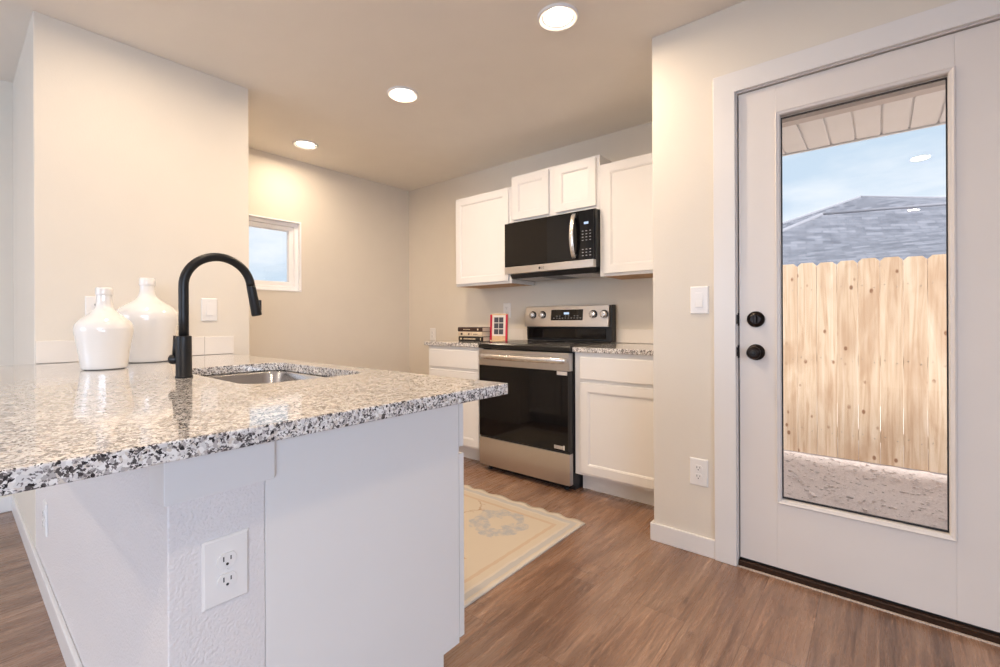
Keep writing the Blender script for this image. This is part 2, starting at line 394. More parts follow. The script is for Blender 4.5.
# ------------------------------------------------------------------ dimensions fitted from the photo
H = 2.4527
XW, YS = -3.8336, 3.1296            # left (window) wall, back (stove) wall
XV, YV0, YV1 = -2.8695, 0.248, 1.1449   # wall stub behind the jugs
YD, XK = 2.2034, -0.8508            # door wall plane and its left corner
HC_K, HC_P = 0.9074, 0.8915         # countertop heights
XE, YF = 3.10, -4.95                # right wall, front wall (behind the camera)

# ------------------------------------------------------------------ room shell
struct(box(XW - 0.16, YF - 0.16, -0.12, XE + 0.16, YS + 0.0, 0.0).build('floor', 'plank_floor', origin=(0, 0, 0)), 'brown wood-look plank floor running towards the stove wall', 'floor')
struct(box(XW - 0.16, YF - 0.16, H, XE + 0.16, YS + 0.16, H + 0.12).build('ceiling', 'ceiling_paint', origin=(0, 0, 0)), 'flat textured beige ceiling with recessed lights', 'ceiling')
WY0, WY1, WZ0, WZ1 = 1.34, 1.951, 1.331, 1.926
b_ = MB()
b_.box(XW - 0.14, YF - 0.14, 0, XW, WY0, H); b_.box(XW - 0.14, WY1, 0, XW, YS + 0.14, H)
b_.box(XW - 0.14, WY0, 0, XW, WY1, WZ0); b_.box(XW - 0.14, WY0, WZ1, XW, WY1, H)
struct(b_.build('wall_left', 'wall_paint', origin=(0, 0, 0)), 'beige wall holding the small window', 'wall')
struct(box(XW, YS, 0, XK + 0.12, YS + 0.14, H).build('wall_back', 'wall_paint', origin=(0, 0, 0)), 'beige kitchen wall behind the stove and cabinets', 'wall')
struct(box(XW, YV0, 0, XV, YV1, H).build('wall_inner', 'wall_paint', bevel=0.004, origin=(0, 0, 0)), 'beige closet wall behind the two white jugs', 'wall')
DX0, DX1, DZ1 = -0.4793, 0.3530, 2.0645
b_ = MB()
b_.prism([(XK, 0), (DX0 - 0.019, 0), (DX0 - 0.019, DZ1 + 0.019), (DX1 + 0.019, DZ1 + 0.019), (DX1 + 0.019, 0), (XE, 0), (XE, H), (XK, H)], 'y', YD, YD + 0.127)
b_.box(XK, YD + 0.1272, 0, XK + 0.12, YS, H)
struct(b_.build('wall_entry', 'wall_paint', bevel=0.003, origin=(0, 0, 0)), 'beige wall around the glazed back door', 'wall')
struct(box(XE, YF, 0, XE + 0.14, YD + 0.127, H).build('wall_right', 'wall_paint', origin=(0, 0, 0)), 'beige living-room wall to the right of the camera', 'wall')
struct(box(XW, YF - 0.14, 0, XE + 0.14, YF, H).build('wall_front', 'wall_paint', origin=(0, 0, 0)), 'beige living-room wall behind the camera', 'wall')

BH, BT = 0.086, 0.014
def base_prof(o): return [(0, 0), (o * BT, 0), (o * BT, BH - 0.006), (o * (BT - 0.005), BH), (0, BH)]
b_ = MB(); b_.box(XK - BT, YD - BT, 0, -0.568, YD, BH); b_.box(XK - BT, YD, 0, XK, 2.60, BH)
struct(b_.build('baseboard_entry', 'trim_paint', bevel=0.004, origin=(0, 0, 0)), 'white baseboard left of the back door', 'baseboard')
struct(box(-2.99, 0, 0, 0, 0, 0).build('baseboard_tmp', 'trim_paint')) if False else None
b_ = MB(); b_.box(XW + 0.0, YF, 0, XW + BT, YV0, BH)
struct(b_.build('baseboard_left', 'trim_paint', bevel=0.004, origin=(0, 0, 0)), 'white baseboard along the far left wall', 'baseboard')
b_ = MB(); b_.box(XW, YV1, 0, XW + BT, YS, BH); b_.box(XW + BT, YS - BT, 0, -2.842, YS, BH)
struct(b_.build('baseboard_back', 'trim_paint', bevel=0.004, origin=(0, 0, 0)), 'white baseboard in the kitchen corner under the small window', 'baseboard')
b_ = MB(); b_.box(0.442, YD - BT, 0, XE, YD, BH)
struct(b_.build('baseboard_right', 'trim_paint', bevel=0.004, origin=(0, 0, 0)), 'white baseboard right of the back door', 'baseboard')

# door casing
b_ = MB(); CT = 0.018
b_.prism([(-0.568, 0), (DX0, 0), (DX0, 2.0645), (DX1, 2.0645), (DX1, 0), (DX1 + 0.0887, 0), (DX1 + 0.0887, 2.1519), (-0.568, 2.1519)], 'y', YD - CT, YD)
cas = struct(b_.build('trim_1', 'trim_paint', bevel=0.0025, origin=(0, 0, 0)), 'wide flat white casing around the back door', 'door casing')
b_ = MB()
b_.box(DX0 - 0.019, YD + 0.001, 0, DX0 + 0.004, YD + 0.127, DZ1); b_.box(DX1 - 0.004, YD + 0.001, 0, DX1 + 0.019, YD + 0.127, DZ1); b_.box(DX0 - 0.019, YD + 0.001, DZ1 - 0.004, DX1 + 0.019, YD + 0.127, DZ1 + 0.019)
b_.box(DX0 + 0.004, YD + 0.058, 0.03, DX0 + 0.016, YD + 0.09, DZ1 - 0.004); b_.box(DX1 - 0.016, YD + 0.058, 0.03, DX1 - 0.004, YD + 0.09, DZ1 - 0.004)
struct(b_.build('trim_2', 'door_paint', bevel=0.0015, origin=(0, 0, 0)), 'white jamb lining the back door opening', 'door jamb')
b_ = MB(); b_.box(DX0 + 0.004, YD - 0.004, 0, DX1 - 0.004, YD + 0.15, 0.028)
th = struct(b_.build('trim_3', 'threshold_bronze', bevel=0.004, origin=(0, 0, 0)), 'dark bronze threshold under the back door', 'threshold')
struct(box(DX0, YD - 0.012, 0, DX1, YD - 0.004, 0.004).build('trim_4', 'caulk', origin=(0, 0, 0)), 'thin pale caulk line along the door threshold', 'caulk line')

# ------------------------------------------------------------------ back door
SX0, SX1, SZ0, SZ1 = -0.4700, 0.3440, 0.036, 2.056
SY0, SY1 = YD + 0.010, YD + 0.054
GX0, GX1, GZ0, GZ1 = -0.313, 0.187, 0.328, 1.917
FX0, FX1, FZ0, FZ1 = -0.332, 0.206, 0.306, 1.943
door = bpy.data.objects.new('door_1', None); COL.objects.link(door); door.location = (0, SY0, SZ0); struct(door, 'white full-light back door looking onto a wooden fence', 'door')
b_ = MB()
b_.box(SX0, SY0, SZ0, FX0 + 0.002, SY1, SZ1); b_.box(FX1 - 0.002, SY0, SZ0, SX1, SY1, SZ1)
b_.box(FX0 + 0.002, SY0, FZ1 - 0.012, FX1 - 0.002, SY1, SZ1); b_.box(FX0 + 0.002, SY0, SZ0, FX1 - 0.002, SY1, FZ0 + 0.012)
b_.build('door_slab', 'door_paint', door, bevel=0.0012)
def frame_ring(x0, z0, x1, z1, prof):
    """prof: list of (inset, y) ; rectangular mitred ring"""
    mb = MB()
    rings = [[(x0 + i, y, z0 + i), (x1 - i, y, z0 + i), (x1 - i, y, z1 - i), (x0 + i, y, z1 - i)] for i, y in prof]
    return mb.loops(rings, False, False, smooth=False)
frame_ring(FX0, FZ0, FX1, FZ1, [(0, SY0 + 0.001), (0.001, SY0 - 0.007), (0.005, SY0 - 0.009), (0.009, SY0 - 0.006), (0.015, SY0 - 0.004), (0.0185, SY0 + 0.004), (0.0185, SY0 + 0.018)]).build('glass_frame', 'door_paint', door)
frame_ring(FX0, FZ0, FX1, FZ1, [(0.0185, SY0 + 0.026), (0.0185, SY1 + 0.002), (0.010, SY1 + 0.010), (0, SY1 + 0.006), (0, SY1 - 0.002)]).build('glass_frame', 'vinyl_white', door)
frame_ring(GX0 - 0.001, GZ0 - 0.001, GX1 + 0.001, GZ1 + 0.001, [(0.0, SY0 + 0.0165), (0.0045, SY0 + 0.0165), (0.0045, SY0 + 0.0185), (0.0045, SY0 + 0.026), (0.0, SY0 + 0.026)]).build('glass_gasket', 'gasket', door)
box(GX0 - 0.002, SY0 + 0.019, GZ0 - 0.002, GX1 + 0.002, SY0 + 0.025, GZ1 + 0.002).build('glass_pane', 'pane_glass', door)
box(SX0 + 0.004, SY0 + 0.004, 0.0285, SX1 - 0.004, SY1 - 0.004, SZ0 + 0.0005).build('door_sweep', 'black_plastic', door)
# hardware
def hw(name, z, prof, extra=None):
    mb = MB().lathe(prof, (-0.4055, SY0, z), '-y', 36)
    return mb.build(name, 'bronze_dark', door)
db = hw('deadbolt', 1.075, [(0.034, -0.001), (0.0345, 0.005), (0.031, 0.012), (0.021, 0.016), (0.019, 0.018)])
MB().box(-0.4115, SY0 - 0.036, 1.059, -0.3995, SY0 - 0.017, 1.091).build('thumb_turn', 'bronze_dark', db, bevel=0.003)
kn = hw('door_knob', 0.934, [(0.034, -0.001), (0.0345, 0.004), (0.030, 0.010), (0.017, 0.014), (0.0125, 0.022), (0.0125, 0.034), (0.020, 0.040), (0.0265, 0.048), (0.0275, 0.055), (0.0235, 0.062), (0.014, 0.065), (0.013, 0.0645)])
MB().lathe([(0.0115, 0.064), (0.010, 0.0665), (0.006, 0.067)], (-0.4055, SY0, 0.934), '-y', 24).build('knob_button', 'black_metal', kn)
for z in (1.075, 0.934):
    b_ = MB(); b_.box(DX0 + 0.0035, YD - 0.0005, z - 0.028, DX0 + 0.0065, YD + 0.03, z + 0.028)
    b_.box(DX0 - 0.007, YD - 0.0025 , z - 0.020, DX0 + 0.0065, YD + 0.001, z + 0.020)
    tag(b_.build('strike_plate', 'bronze_dark', None, bevel=0.003), 'dark bronze strike plate on the door jamb beside the ' + ('deadbolt' if z > 1 else 'round knob'), 'strike plate', 'strike plates on the back door jamb')

# ------------------------------------------------------------------ window
win = bpy.data.objects.new('window_1', None); COL.objects.link(win); win.location = (XW, (WY0 + WY1) / 2, WZ0); struct(win, 'small square white window high on the kitchen left wall', 'window')
def yz_ring(prof, y0, z0, y1, z1, name, mat):
    mb = MB(); rings = [[(x, y0 + i, z0 + i), (x, y1 - i, z0 + i), (x, y1 - i, z1 - i), (x, y0 + i, z1 - i)] for i, x in prof]
    return mb.loops(rings, False, False, smooth=False).build(name, mat, win)
yz_ring([(0.0, XW + 0.0), (0.0, XW + 0.005), (0.011, XW + 0.005), (0.0125, XW - 0.001), (0.0125, XW - 0.05)], WY0 - 0.001, WZ0 - 0.001, WY1 + 0.001, WZ1 + 0.001, 'window_return', 'vinyl_white')
yz_ring([(0.0, XW - 0.03), (0.012, XW - 0.032), (0.040, XW - 0.032), (0.044, XW - 0.042), (0.044, XW - 0.050), (0.078, XW - 0.052), (0.082, XW - 0.062), (0.082, XW - 0.09)], WY0, WZ0, WY1, WZ1, 'window_frame', 'vinyl_white')
yz_ring([(0.0, XW - 0.140), (0.0, XW - 0.10), (0.05, XW - 0.10), (0.05, XW - 0.085)], WY0, WZ0, WY1, WZ1, 'window_frame', 'vinyl_white')
box(XW - 0.082, WY0 + 0.05, WZ0 + 0.05, XW - 0.077, WY1 - 0.05, WZ1 - 0.05).build('window_pane', 'pane_glass', win)

# ------------------------------------------------------------------ cabinets
CF = 2.5157     # lower face-frame plane
def shaker(parent, x0, x1, z0, z1, yf, t=0.019, rail=0.058, name='door', sgn=-1):
    """door slab whose back lies on plane yf and front faces sgn*y, with recessed centre panel and bead"""
    y1 = yf + sgn * t
    prof = [(0, yf), (0, y1 - sgn * 0.002), (0.002, y1), (rail - 0.006, y1), (rail - 0.004, y1 - sgn * 0.0025), (rail, y1 - sgn * 0.0030), (rail + 0.004, y1 - sgn * 0.0085)]
    rings = [[(x0 + i, y, z0 + i), (x1 - i, y, z0 + i), (x1 - i, y, z1 - i), (x0 + i, y, z1 - i)] for i, y in prof]
    return MB().loops(rings, True, True, smooth=False).build(name, 'cabinet_paint', parent)
def slab(parent, x0, x1, z0, z1, yf, t=0.019, name='drawer', sgn=-1):
    y1 = yf + sgn * t
    prof = [(0, yf), (0, y1 - sgn * 0.003), (0.003, y1)]
    rings = [[(x0 + i, y, z0 + i), (x1 - i, y, z0 + i), (x1 - i, y, z1 - i), (x0 + i, y, z1 - i)] for i, y in prof]
    return MB().loops(rings, True, True, smooth=False).build(name, 'cabinet_paint', parent)

def base_cabinet(x0, x1, label, dx0, dx1):
    t = thing('base_cabinet', ((x0 + x1) / 2, CF, 0), label, 'cabinet')
    box(x0, CF, 0.114, x1, YS - 0.001, HC_K - 0.031).build('cabinet_body', 'cabinet_paint', t, bevel=0.001)
    box(x0 + 0.002, CF + 0.089, 0, x1 - 0.002, CF + 0.105, 0.115).build('toe_kick', 'cabinet_paint', t)
    slab(t, dx0, dx1, 0.712, 0.848, CF)
    shaker(t, dx0, dx1, 0.133, 0.690, CF)
    return t
base_cabinet(-2.8350, -2.2440, 'white base cabinet left of the range, under the books', -2.803, -2.272)
base_cabinet(-1.4700, XK - 0.001, 'white base cabinet between the range and the door wall', -1.426, -0.885)

def upper_cabinet(x0, x1, z0, z1, yf, doors, label):
    t = thing('wall_cabinet', ((x0 + x1) / 2, yf, z0), label, 'cabinet')
    b_ = MB(); b_.box(x0, yf, z0, x1, YS - 0.001, z1)
    b_.build('cabinet_body', 'cabinet_paint', t, bevel=0.001)
    box(x0 + 0.018, yf + 0.018, z0 - 0.0015, x1 - 0.018, YS - 0.02, z0 - 0.0002).build('cabinet_underside', 'cabinet_raw', t)
    for a, b2, c, d in doors: shaker(t, a, b2, c, d, yf)
    return t
YU = 2.8153
upper_cabinet(-2.8149, -2.2060, 1.368, 2.121, YU, [(-2.800, -2.228, 1.385, 2.108)], 'tall white wall cabinet left of the microwave')
upper_cabinet(-2.2048, -1.4488, 1.8252, 2.1937, YU, [(-2.182, -1.852, 1.850, 2.176), (-1.793, -1.471, 1.850, 2.176)], 'short two-door white wall cabinet above the microwave')
upper_cabinet(-1.4476, XK - 0.001, 1.368, 2.121, YU, [(-1.415, -0.885, 1.385, 2.108)], 'tall white wall cabinet right of the microwave')

# ------------------------------------------------------------------ countertops
def counter_mesh(x0, y0, x1, y1, z0, z1, hole=None, name='countertop'):
    bm = bmesh.new()
    def loop(pts, z): 
        vs = [bm.verts.new((p[0], p[1], z)) for p in pts]
        es = [bm.edges.new((vs[i], vs[(i + 1) % len(vs)])) for i in range(len(vs))]; return vs, es
    outer = [(x0, y0), (x1, y0), (x1, y1), (x0, y1)]
    V = {}
    for z in (z0, z1):
        vo, eo = loop(outer, z); es = list(eo); vh = None
        if hole: vh, eh = loop(hole, z); es += eh
        bmesh.ops.triangle_fill(bm, edges=es, use_beauty=True); V[z] = (vo, vh)
    for k in (0, 1):
        a, b2 = V[z0][k], V[z1][k]
        if a is None: continue
        for i in range(len(a)): bm.faces.new((a[i], a[(i + 1) % len(a)], b2[(i + 1) % len(a)], b2[i]))
    mb = MB(); mb.bm.free(); mb.bm = bm
    return mb.build(name, 'granite', None, bevel=0.0035, seg=3, origin=(0, 0, 0))
YC = 2.4871
tag(counter_mesh(-2.862, YC, -2.2405, YS - 0.001, HC_K - 0.03, HC_K), 'speckled granite countertop left of the range', 'countertop')
tag(counter_mesh(-1.474, YC, XK - 0.002, YS - 0.001, HC_K - 0.03, HC_K), 'speckled granite countertop right of the range', 'countertop')
PX1, PY0, PY1 = -0.8340, -0.055, 1.046
SKX0, SKX1, SKY0, SKY1 = -2.085, -1.395, 0.553, 0.953
tag(counter_mesh(XV + 0.0015, PY0, PX1, PY1, HC_P - 0.0325, HC_P, rrect(SKX0, SKY0, SKX1, SKY1, 0.07)), 'large speckled granite peninsula countertop with sink cutout', 'countertop')

# ------------------------------------------------------------------ sink
sk = thing('kitchen_sink', ((SKX0 + SKX1) / 2, (SKY0 + SKY1) / 2, 0.66), 'stainless steel undermount sink set in the granite peninsula', 'sink')
zt = HC_P - 0.0330
o_ = 0.004
rings = []
for ins, z, r in ((-0.022, zt, 0.085), (-0.022, zt - 0.0015, 0.085), (o_ * -1 - 0.001, zt - 0.0015, 0.072), (0.0, zt - 0.01, 0.07), (0.006, zt - 0.16, 0.066), (0.022, zt - 0.19, 0.055), (0.05, zt - 0.20, 0.045)):
    rings.append([(p[0], p[1], z) for p in rrect(SKX0 + ins, SKY0 + ins, SKX1 - ins, SKY1 - ins, r)])
MB().loops(rings, False, True).build('bowl', 'steel_sink', sk)
MB().lathe([(0.045, 0.0), (0.045, 0.003), (0.036, 0.0035), (0.030, 0.001), (0.004, 0.0005)], ((SKX0 + SKX1) / 2, (SKY0 + SKY1) / 2 - 0.05, zt - 0.1995), 'z', 32).build('drain', 'steel_handle', sk)

# ------------------------------------------------------------------ faucet
fx, fy = -1.762, 0.4985
fa = thing('kitchen_faucet', (fx, fy, HC_P), 'matte black gooseneck pull-down faucet behind the sink', 'faucet')
MB().lathe([(0.0250, 0.0), (0.0250, 0.005), (0.0228, 0.007), (0.0222, 0.134), (0.0215, 0.1365), (0.014, 0.137)], (fx, fy, HC_P), 'z', 40).build('faucet_body', 'black_metal', fa)
R_ = 0.105; zc = HC_P + 0.420 - 0.0135 - R_
pts = [(fx, fy, HC_P + 0.13), (fx, fy, HC_P + 0.2), (fx, fy, zc - 0.03)]
for k in range(0, 27):
    a = PI - k * (PI * 0.93) / 26
    pts.append((fx, fy + R_ * 1.0 + R_ * math.cos(a), zc + R_ * math.sin(a)))
last, prv = Vector(pts[-1]), Vector(pts[-2]); dr = (last - prv).normalized()
dr = Vector((0, 0.19, -1)).normalized()
pts.append(tuple(last + dr * 0.012))
MB().tube(pts, 0.0145, 24).build('neck', 'black_metal', fa)
s0 = last + dr * 0.012
MB().tube([s0, s0 + dr * 0.004, s0 + dr * 0.01, s0 + dr * 0.105, s0 + dr * 0.110], [0.0146, 0.0150, 0.0152, 0.0174, 0.0162], 24).build('spray_head', 'black_metal', fa)
q = s0 + dr * 0.075 + Vector((0, 0.0168, 0.004))
MB().box(q.x - 0.006, q.y - 0.004, q.z - 0.02, q.x + 0.006, q.y + 0.005, q.z + 0.02).build('spray_button', 'black_plastic', fa, bevel=0.003)
hd = Vector((-0.80, -0.60, 0)).normalized(); hz = HC_P + 0.060
def hp_(r, dz=0.0): return (fx + hd.x * r, fy + hd.y * r, hz + dz)
hb = MB().tube([hp_(0.018), hp_(0.030), hp_(0.032), hp_(0.042), hp_(0.046)], [0.0125, 0.0125, 0.0165, 0.0160, 0.009], 24).build('handle_hub', 'black_metal', fa)
MB().tube([hp_(0.033, 0.010), hp_(0.0315, 0.040), hp_(0.030, 0.078)], [0.006, 0.0055, 0.005], 14).build('handle_lever', 'black_metal', hb)

# ------------------------------------------------------------------ peninsula base
XP = -0.9751
YP0, YP1, YPF = 0.2499, 0.418, 0.982
pw = struct(box(XV + 0.0, YP0, 0, XP, YP1, HC_P - 0.0330).build('wall_peninsula', 'orange_peel', bevel=0.003, seg=3, origin=(0, 0, 0)), 'textured half wall carrying the granite peninsula', 'half wall')
b_ = MB(); b_.box(XW + BT, YP0 - BT, 0, XP + 0.0, YP0 - 0.0003, BH)
struct(b_.build('baseboard_peninsula', 'trim_paint', bevel=0.004, origin=(0, 0, 0)), 'white baseboard along the bar side of the peninsula', 'baseboard')
# trim cap at the column head: mitred board wrapping end and sides, chamfered right end
zt0, zt1 = 0.752, HC_P - 0.0330
outl = [(XP - 0.072, YP0 + 0.001), (XP - 0.072, YP0 - 0.010), (XP + 0.019, YP0 - 0.010), (XP + 0.019, 0.429), (XP + 0.0005, 0.441), (XP + 0.0005, YP0 + 0.001)]
struct(MB().prism(outl, 'z', zt0, zt1).build('trim_5', 'trim_paint', bevel=0.0015, origin=(0, 0, 0)), 'white trim block capping the end of the half wall', 'trim')

pc = thing('peninsula_cabinet', (-1.92, YPF, 0), 'white sink base cabinets of the peninsula with plain end panel', 'cabinet')
b_ = MB()
b_.prism([(YP1 + 0.0005, 0), (0.917, 0), (0.917, 0.105), (YPF, 0.105), (YPF, HC_P - 0.0330), (YP1 + 0.0005, HC_P - 0.0330)], 'x', XP - 0.018, XP)
b_.build('end_panel', 'cabinet_paint', pc, bevel=0.001)
b_ = MB()
b_.box(XV + 0.002, YP1 + 0.002, 0.105, SKX0 - 0.045, YPF - 0.001, HC_P - 0.0335); b_.box(SKX1 + 0.045, YP1 + 0.002, 0.105, XP - 0.0185, YPF - 0.001, HC_P - 0.0335)
b_.box(SKX0 - 0.046, YP1 + 0.002, 0.105, SKX1 + 0.046, YPF - 0.001, 0.60)
b_.box(SKX0 - 0.046, YPF - 0.02 + 0.012, 0.59, SKX1 + 0.046, YPF - 0.001, HC_P - 0.0335)
b_.build('cabinet_body', 'cabinet_paint', pc)
box(XV + 0.002, 0.900, 0, XP - 0.0185, 0.9165, 0.106).build('toe_kick', 'cabinet_paint', pc)
segs = [(-2.85, -2.46), (-2.42, -2.09), (-2.05, -1.72), (-1.68, -1.35), (-1.31, -0.9755)]
for i, (a, b2) in enumerate(segs):
    shaker(pc, a + 0.0, b2, 0.120, 0.672, YPF + 0.0022, sgn=1, t=0.021)
    slab(pc, a + 0.0, b2, 0.695, 0.835, YPF + 0.0022, sgn=1, t=0.021)

# ------------------------------------------------------------------ backsplash tiles
def tile_strip(x0, x1, y0, y1, z0, z1, label, cuts, axis):
    b_ = MB()
    if axis == 'y':   # strip on the x=XV wall
        b_.box(x0, y0 + 0.001, z0, x0 + 0.006, y1 - 0.001, z1 - 0.002, 1)
        e = [y0] + cuts + [y1]
        for a, c in zip(e, e[1:]): b_.box(x0, a + (0.001 if a != y0 else 0), z0 + 0.002, x1, c - (0.001 if c != y1 else 0), z1)
    else:
        b_.box(x0 + 0.001, y1 - 0.006, z0, x1 - 0.001, y1, z1 - 0.002, 1)
        e = [x0] + cuts + [x1]
        for a, c in zip(e, e[1:]): b_.box(a + (0.001 if a != x0 else 0), y0, z0 + 0.002, c - (0.001 if c != x1 else 0), y1, z1)
    return tag(b_.build('backsplash', ['tile_white', 'grout'], None, bevel=0.001), label, 'backsplash')
tile_strip(XV + 0.0005, XV + 0.009, YV0 + 0.004, 1.055, HC_P + 0.0005, 0.992, 'low white tile backsplash behind the two white jugs', [0.497, 0.907], 'y')
tile_strip(-2.862, -2.2405, YS - 0.009, YS - 0.0008, HC_K + 0.0005, 1.006, 'low white tile backsplash behind the stacked books', [-2.66, -2.34 + 0.02], 'x')
tile_strip(-1.474, XK - 0.002, YS - 0.009, YS - 0.0008, HC_K + 0.0005, 1.006, 'low white tile backsplash right of the range', [-1.42, -1.02], 'x')

# ------------------------------------------------------------------ range
RX0, RX1, RYF = -2.2380, -1.4770, 2.465
rg = thing('kitchen_range', ((RX0 + RX1) / 2, RYF, 0), 'freestanding stainless steel electric range with black glass door', 'range')
b_ = MB(); b_.box(RX0 + 0.004, RYF + 0.045, 0.03, RX1 - 0.001, YS - 0.02, 0.874); 
b_.box(RX0 + 0.03, RYF + 0.07, 0.0, RX1 - 0.004, YS - 0.05, 0.031)
b_.build('range_body', 'black_plastic', rg, bevel=0.002)
MB().prism([(RYF + 0.004, 0.876), (RYF - 0.004, 0.880), (RYF - 0.006, 0.905), (RYF + 0.002, 0.9165), (YS - 0.10, 0.9165), (YS - 0.10, 0.876)], 'x', RX0, RX1).build('cooktop', 'cooktop_glass', rg, bevel=0.0015)
for cx, cy, r in ((-2.04, 2.66, 0.11), (-1.67, 2.66, 0.09), (-2.04, 2.90, 0.08), (-1.67, 2.90, 0.09)):
    MB().lathe([(r, 0), (r, 0.0002), (r - 0.002, 0.0002), (r - 0.002, 0)], (cx, cy, 0.9165), 'z', 48, cap0=False, cap1=False).build('burner_ring', 'key_mark', rg)
od = MB().box(RX0 + 0.003, RYF, 0.250, RX1 - 0.003, RYF + 0.042, 0.7555).build('oven_door', 'black_glass', rg, bevel=0.002)
box(RX1 - 0.016, RYF - 0.0006, 0.256, RX1 - 0.004, RYF + 0.001, 0.752).build('door_edge', 'black_plastic', od)
box(RX0 + 0.003, RYF - 0.002, 0.7560, RX1 - 0.003, RYF + 0.042, 0.868).build('door_top_band', 'steel', od, bevel=0.003)
box(RX0 + 0.11, RYF - 0.0004, 0.33, RX1 - 0.11, RYF + 0.001, 0.68).build('oven_window', 'black_glass', od)
box(RX1 - 0.095, RYF - 0.0012, 0.730, RX1 - 0.02, RYF - 0.0002, 0.7535).build('sticker', ['card'], od)
for k, ww in enumerate((0.006, 0.003, 0.008, 0.004, 0.006)):
    pass
box(RX1 - 0.118, RYF - 0.0012, 0.262, RX1 - 0.045, RYF - 0.0002, 0.284).build('sticker', ['filter_mesh'], od)
box(RX1 - 0.050, RYF - 0.0016, 0.260, RX1 - 0.040, RYF - 0.0003, 0.288).build('sticker', ['card'], od)
# bowed handle
hp = []; hx0, hx1 = RX0 + 0.030, RX1 - 0.012
for k in range(25):
    t = k / 24; hp.append((hx0 + (hx1 - hx0) * t, RYF - 0.022 - 0.034 * math.sin(PI * t) ** 0.6, 0.822 - 0.0 * t))
mbh = MB(); rings = []
for i, p in enumerate(hp):
    pr = hp[max(i - 1, 0)]; nx = hp[min(i + 1, 24)]; tn = Vector((nx[0] - pr[0], nx[1] - pr[1], 0)).normalized(); nn_ = Vector((tn.y, -tn.x, 0))
    rings.append([tuple(Vector(p) + nn_ * (0.010 * math.cos(a)) + Vector((0, 0, 0.0185 * math.sin(a)))) for a in [2 * PI * j / 20 for j in range(20)]])
mbh.loops(rings)
for x in (hx0 + 0.012, hx1 - 0.012): mbh.box(x - 0.012, RYF - 0.034, 0.812, x + 0.012, RYF - 0.001, 0.832)
mbh.build('oven_handle', 'steel_handle', od)
dw = box(RX0 + 0.003, RYF - 0.001, 0.042, RX1 - 0.003, RYF + 0.042, 0.238).build('storage_drawer', 'steel', rg, bevel=0.003)
box(RX0 + 0.006, RYF + 0.006, 0.2385, RX1 - 0.006, RYF + 0.044, 0.2495).build('door_gap', 'black_plastic', rg)
for x in (RX0 + 0.06, RX1 - 0.06):
    for y in (RYF + 0.055, YS - 0.10):
        MB().lathe([(0.016, 0.0), (0.016, 0.008), (0.008, 0.010), (0.008, 0.032)], (x, y, 0.0), 'z', 16).build('leveling_foot', 'black_plastic', rg)
# backguard
bgx0, bgx1 = RX0 + 0.012, RX1 + 0.010
bgd = MB().prism([(3.055, 0.9168), (3.050, 1.020), (3.068, 1.187), (YS - 0.012, 1.187), (YS - 0.012, 0.9168)], 'x', RX0 + 0.004, RX1 - 0.001).build('backguard', 'black_plastic', rg, bevel=0.003)
th_ = math.atan2(0.018, 0.158)
cp = MB().prism([(3.016, 1.026), (3.036, 1.1845), (3.070, 1.1875), (3.052, 1.026)], 'x', RX0 + 0.006, RX1 - 0.016).build('control_panel', 'steel', rg, bevel=0.002)
def on_panel(z): return 3.016 + (z - 1.026) * 0.020 / 0.1585
dpn = MB().prism([(on_panel(1.075) - 0.001, 1.075), (on_panel(1.157) - 0.001, 1.157), (on_panel(1.157) + 0.004, 1.157), (on_panel(1.075) + 0.004, 1.075)], 'x', -1.982, -1.700)
z = 1.128; dpn.box(-1.865, on_panel(z) - 0.0026, z - 0.008, -1.820, on_panel(z) - 0.0012, z + 0.008, 1)
for i in range(10):
    for z in (1.092, 1.108) if i % 3 else (1.092,):
        dpn.box(-1.960 + i * 0.026, on_panel(z) - 0.0024, z - 0.002, -1.946 + i * 0.026, on_panel(z) - 0.0011, z + 0.002, 2)
dpn.build('display_panel', ['black_glass', 'display_glow', 'key_mark'], cp)
for x in (-2.156, -2.063, -1.6145, -1.5270):
    z = 1.117; y = on_panel(z)
    kb = MB().lathe([(0.0325, -0.002), (0.0325, 0.0025), (0.0255, 0.003)], (x, y, z), '-y', 32, mi=1, cap1=False)
    kb.lathe([(0.0265, 0.002), (0.0250, 0.020), (0.0225, 0.024), (0.008, 0.0245)], (x, y, z), '-y', 32, mi=0)
    kb.box(x - 0.004, y - 0.031, z - 0.023, x + 0.004, y - 0.020, z + 0.023, 0)
    kb.build('control_knob', ['steel_handle', 'black_plastic'], cp)
b_ = MB(); b_.box(RX0 + 0.02, 3.046, 0.935, RX1 - 0.05, 3.056, 1.012); b_.build('vent_panel', 'black_glass', bgd, bevel=0.002)

# ------------------------------------------------------------------ microwave
MX0, MX1, MYF, MZ0, MZ1 = -2.2040, -1.4496, 2.724, 1.427, 1.811
mw = thing('microwave', ((MX0 + MX1) / 2, MYF, MZ0), 'black and stainless over-the-range microwave hung above the stove', 'microwave')
b_ = MB(); b_.box(MX0 + 0.004, MYF + 0.040, MZ0 + 0.004, MX1 - 0.004, YS - 0.003, 1.8235)
b_.build('microwave_body', 'black_plastic', mw, bevel=0.002)
for z in (1.78, 1.76, 1.74): box(MX1 - 0.0045, MYF + 0.07, z, MX1 - 0.0035, MYF + 0.30, z + 0.006).build('side_vent', 'slot_dark', mw)
ctx = -1.5620
md = box(MX0, MYF + 0.002, MZ0 + 0.054, ctx - 0.001, MYF + 0.038, MZ1).build('microwave_door', 'black_glass', mw, bevel=0.002)
cpn = box(ctx + 0.001, MYF + 0.002, MZ0 + 0.054, MX1, MYF + 0.038, MZ1)
bd = box(MX0, MYF, MZ0, MX1, MYF + 0.038, MZ0 + 0.052).build('bottom_band', 'steel', mw, bevel=0.002)
hp = []
for k in range(21):
    t = k / 20; hp.append((-1.590, MYF - 0.012 - 0.036 * math.sin(PI * t) ** 0.7, 1.497 + t * 0.295))
rings = []
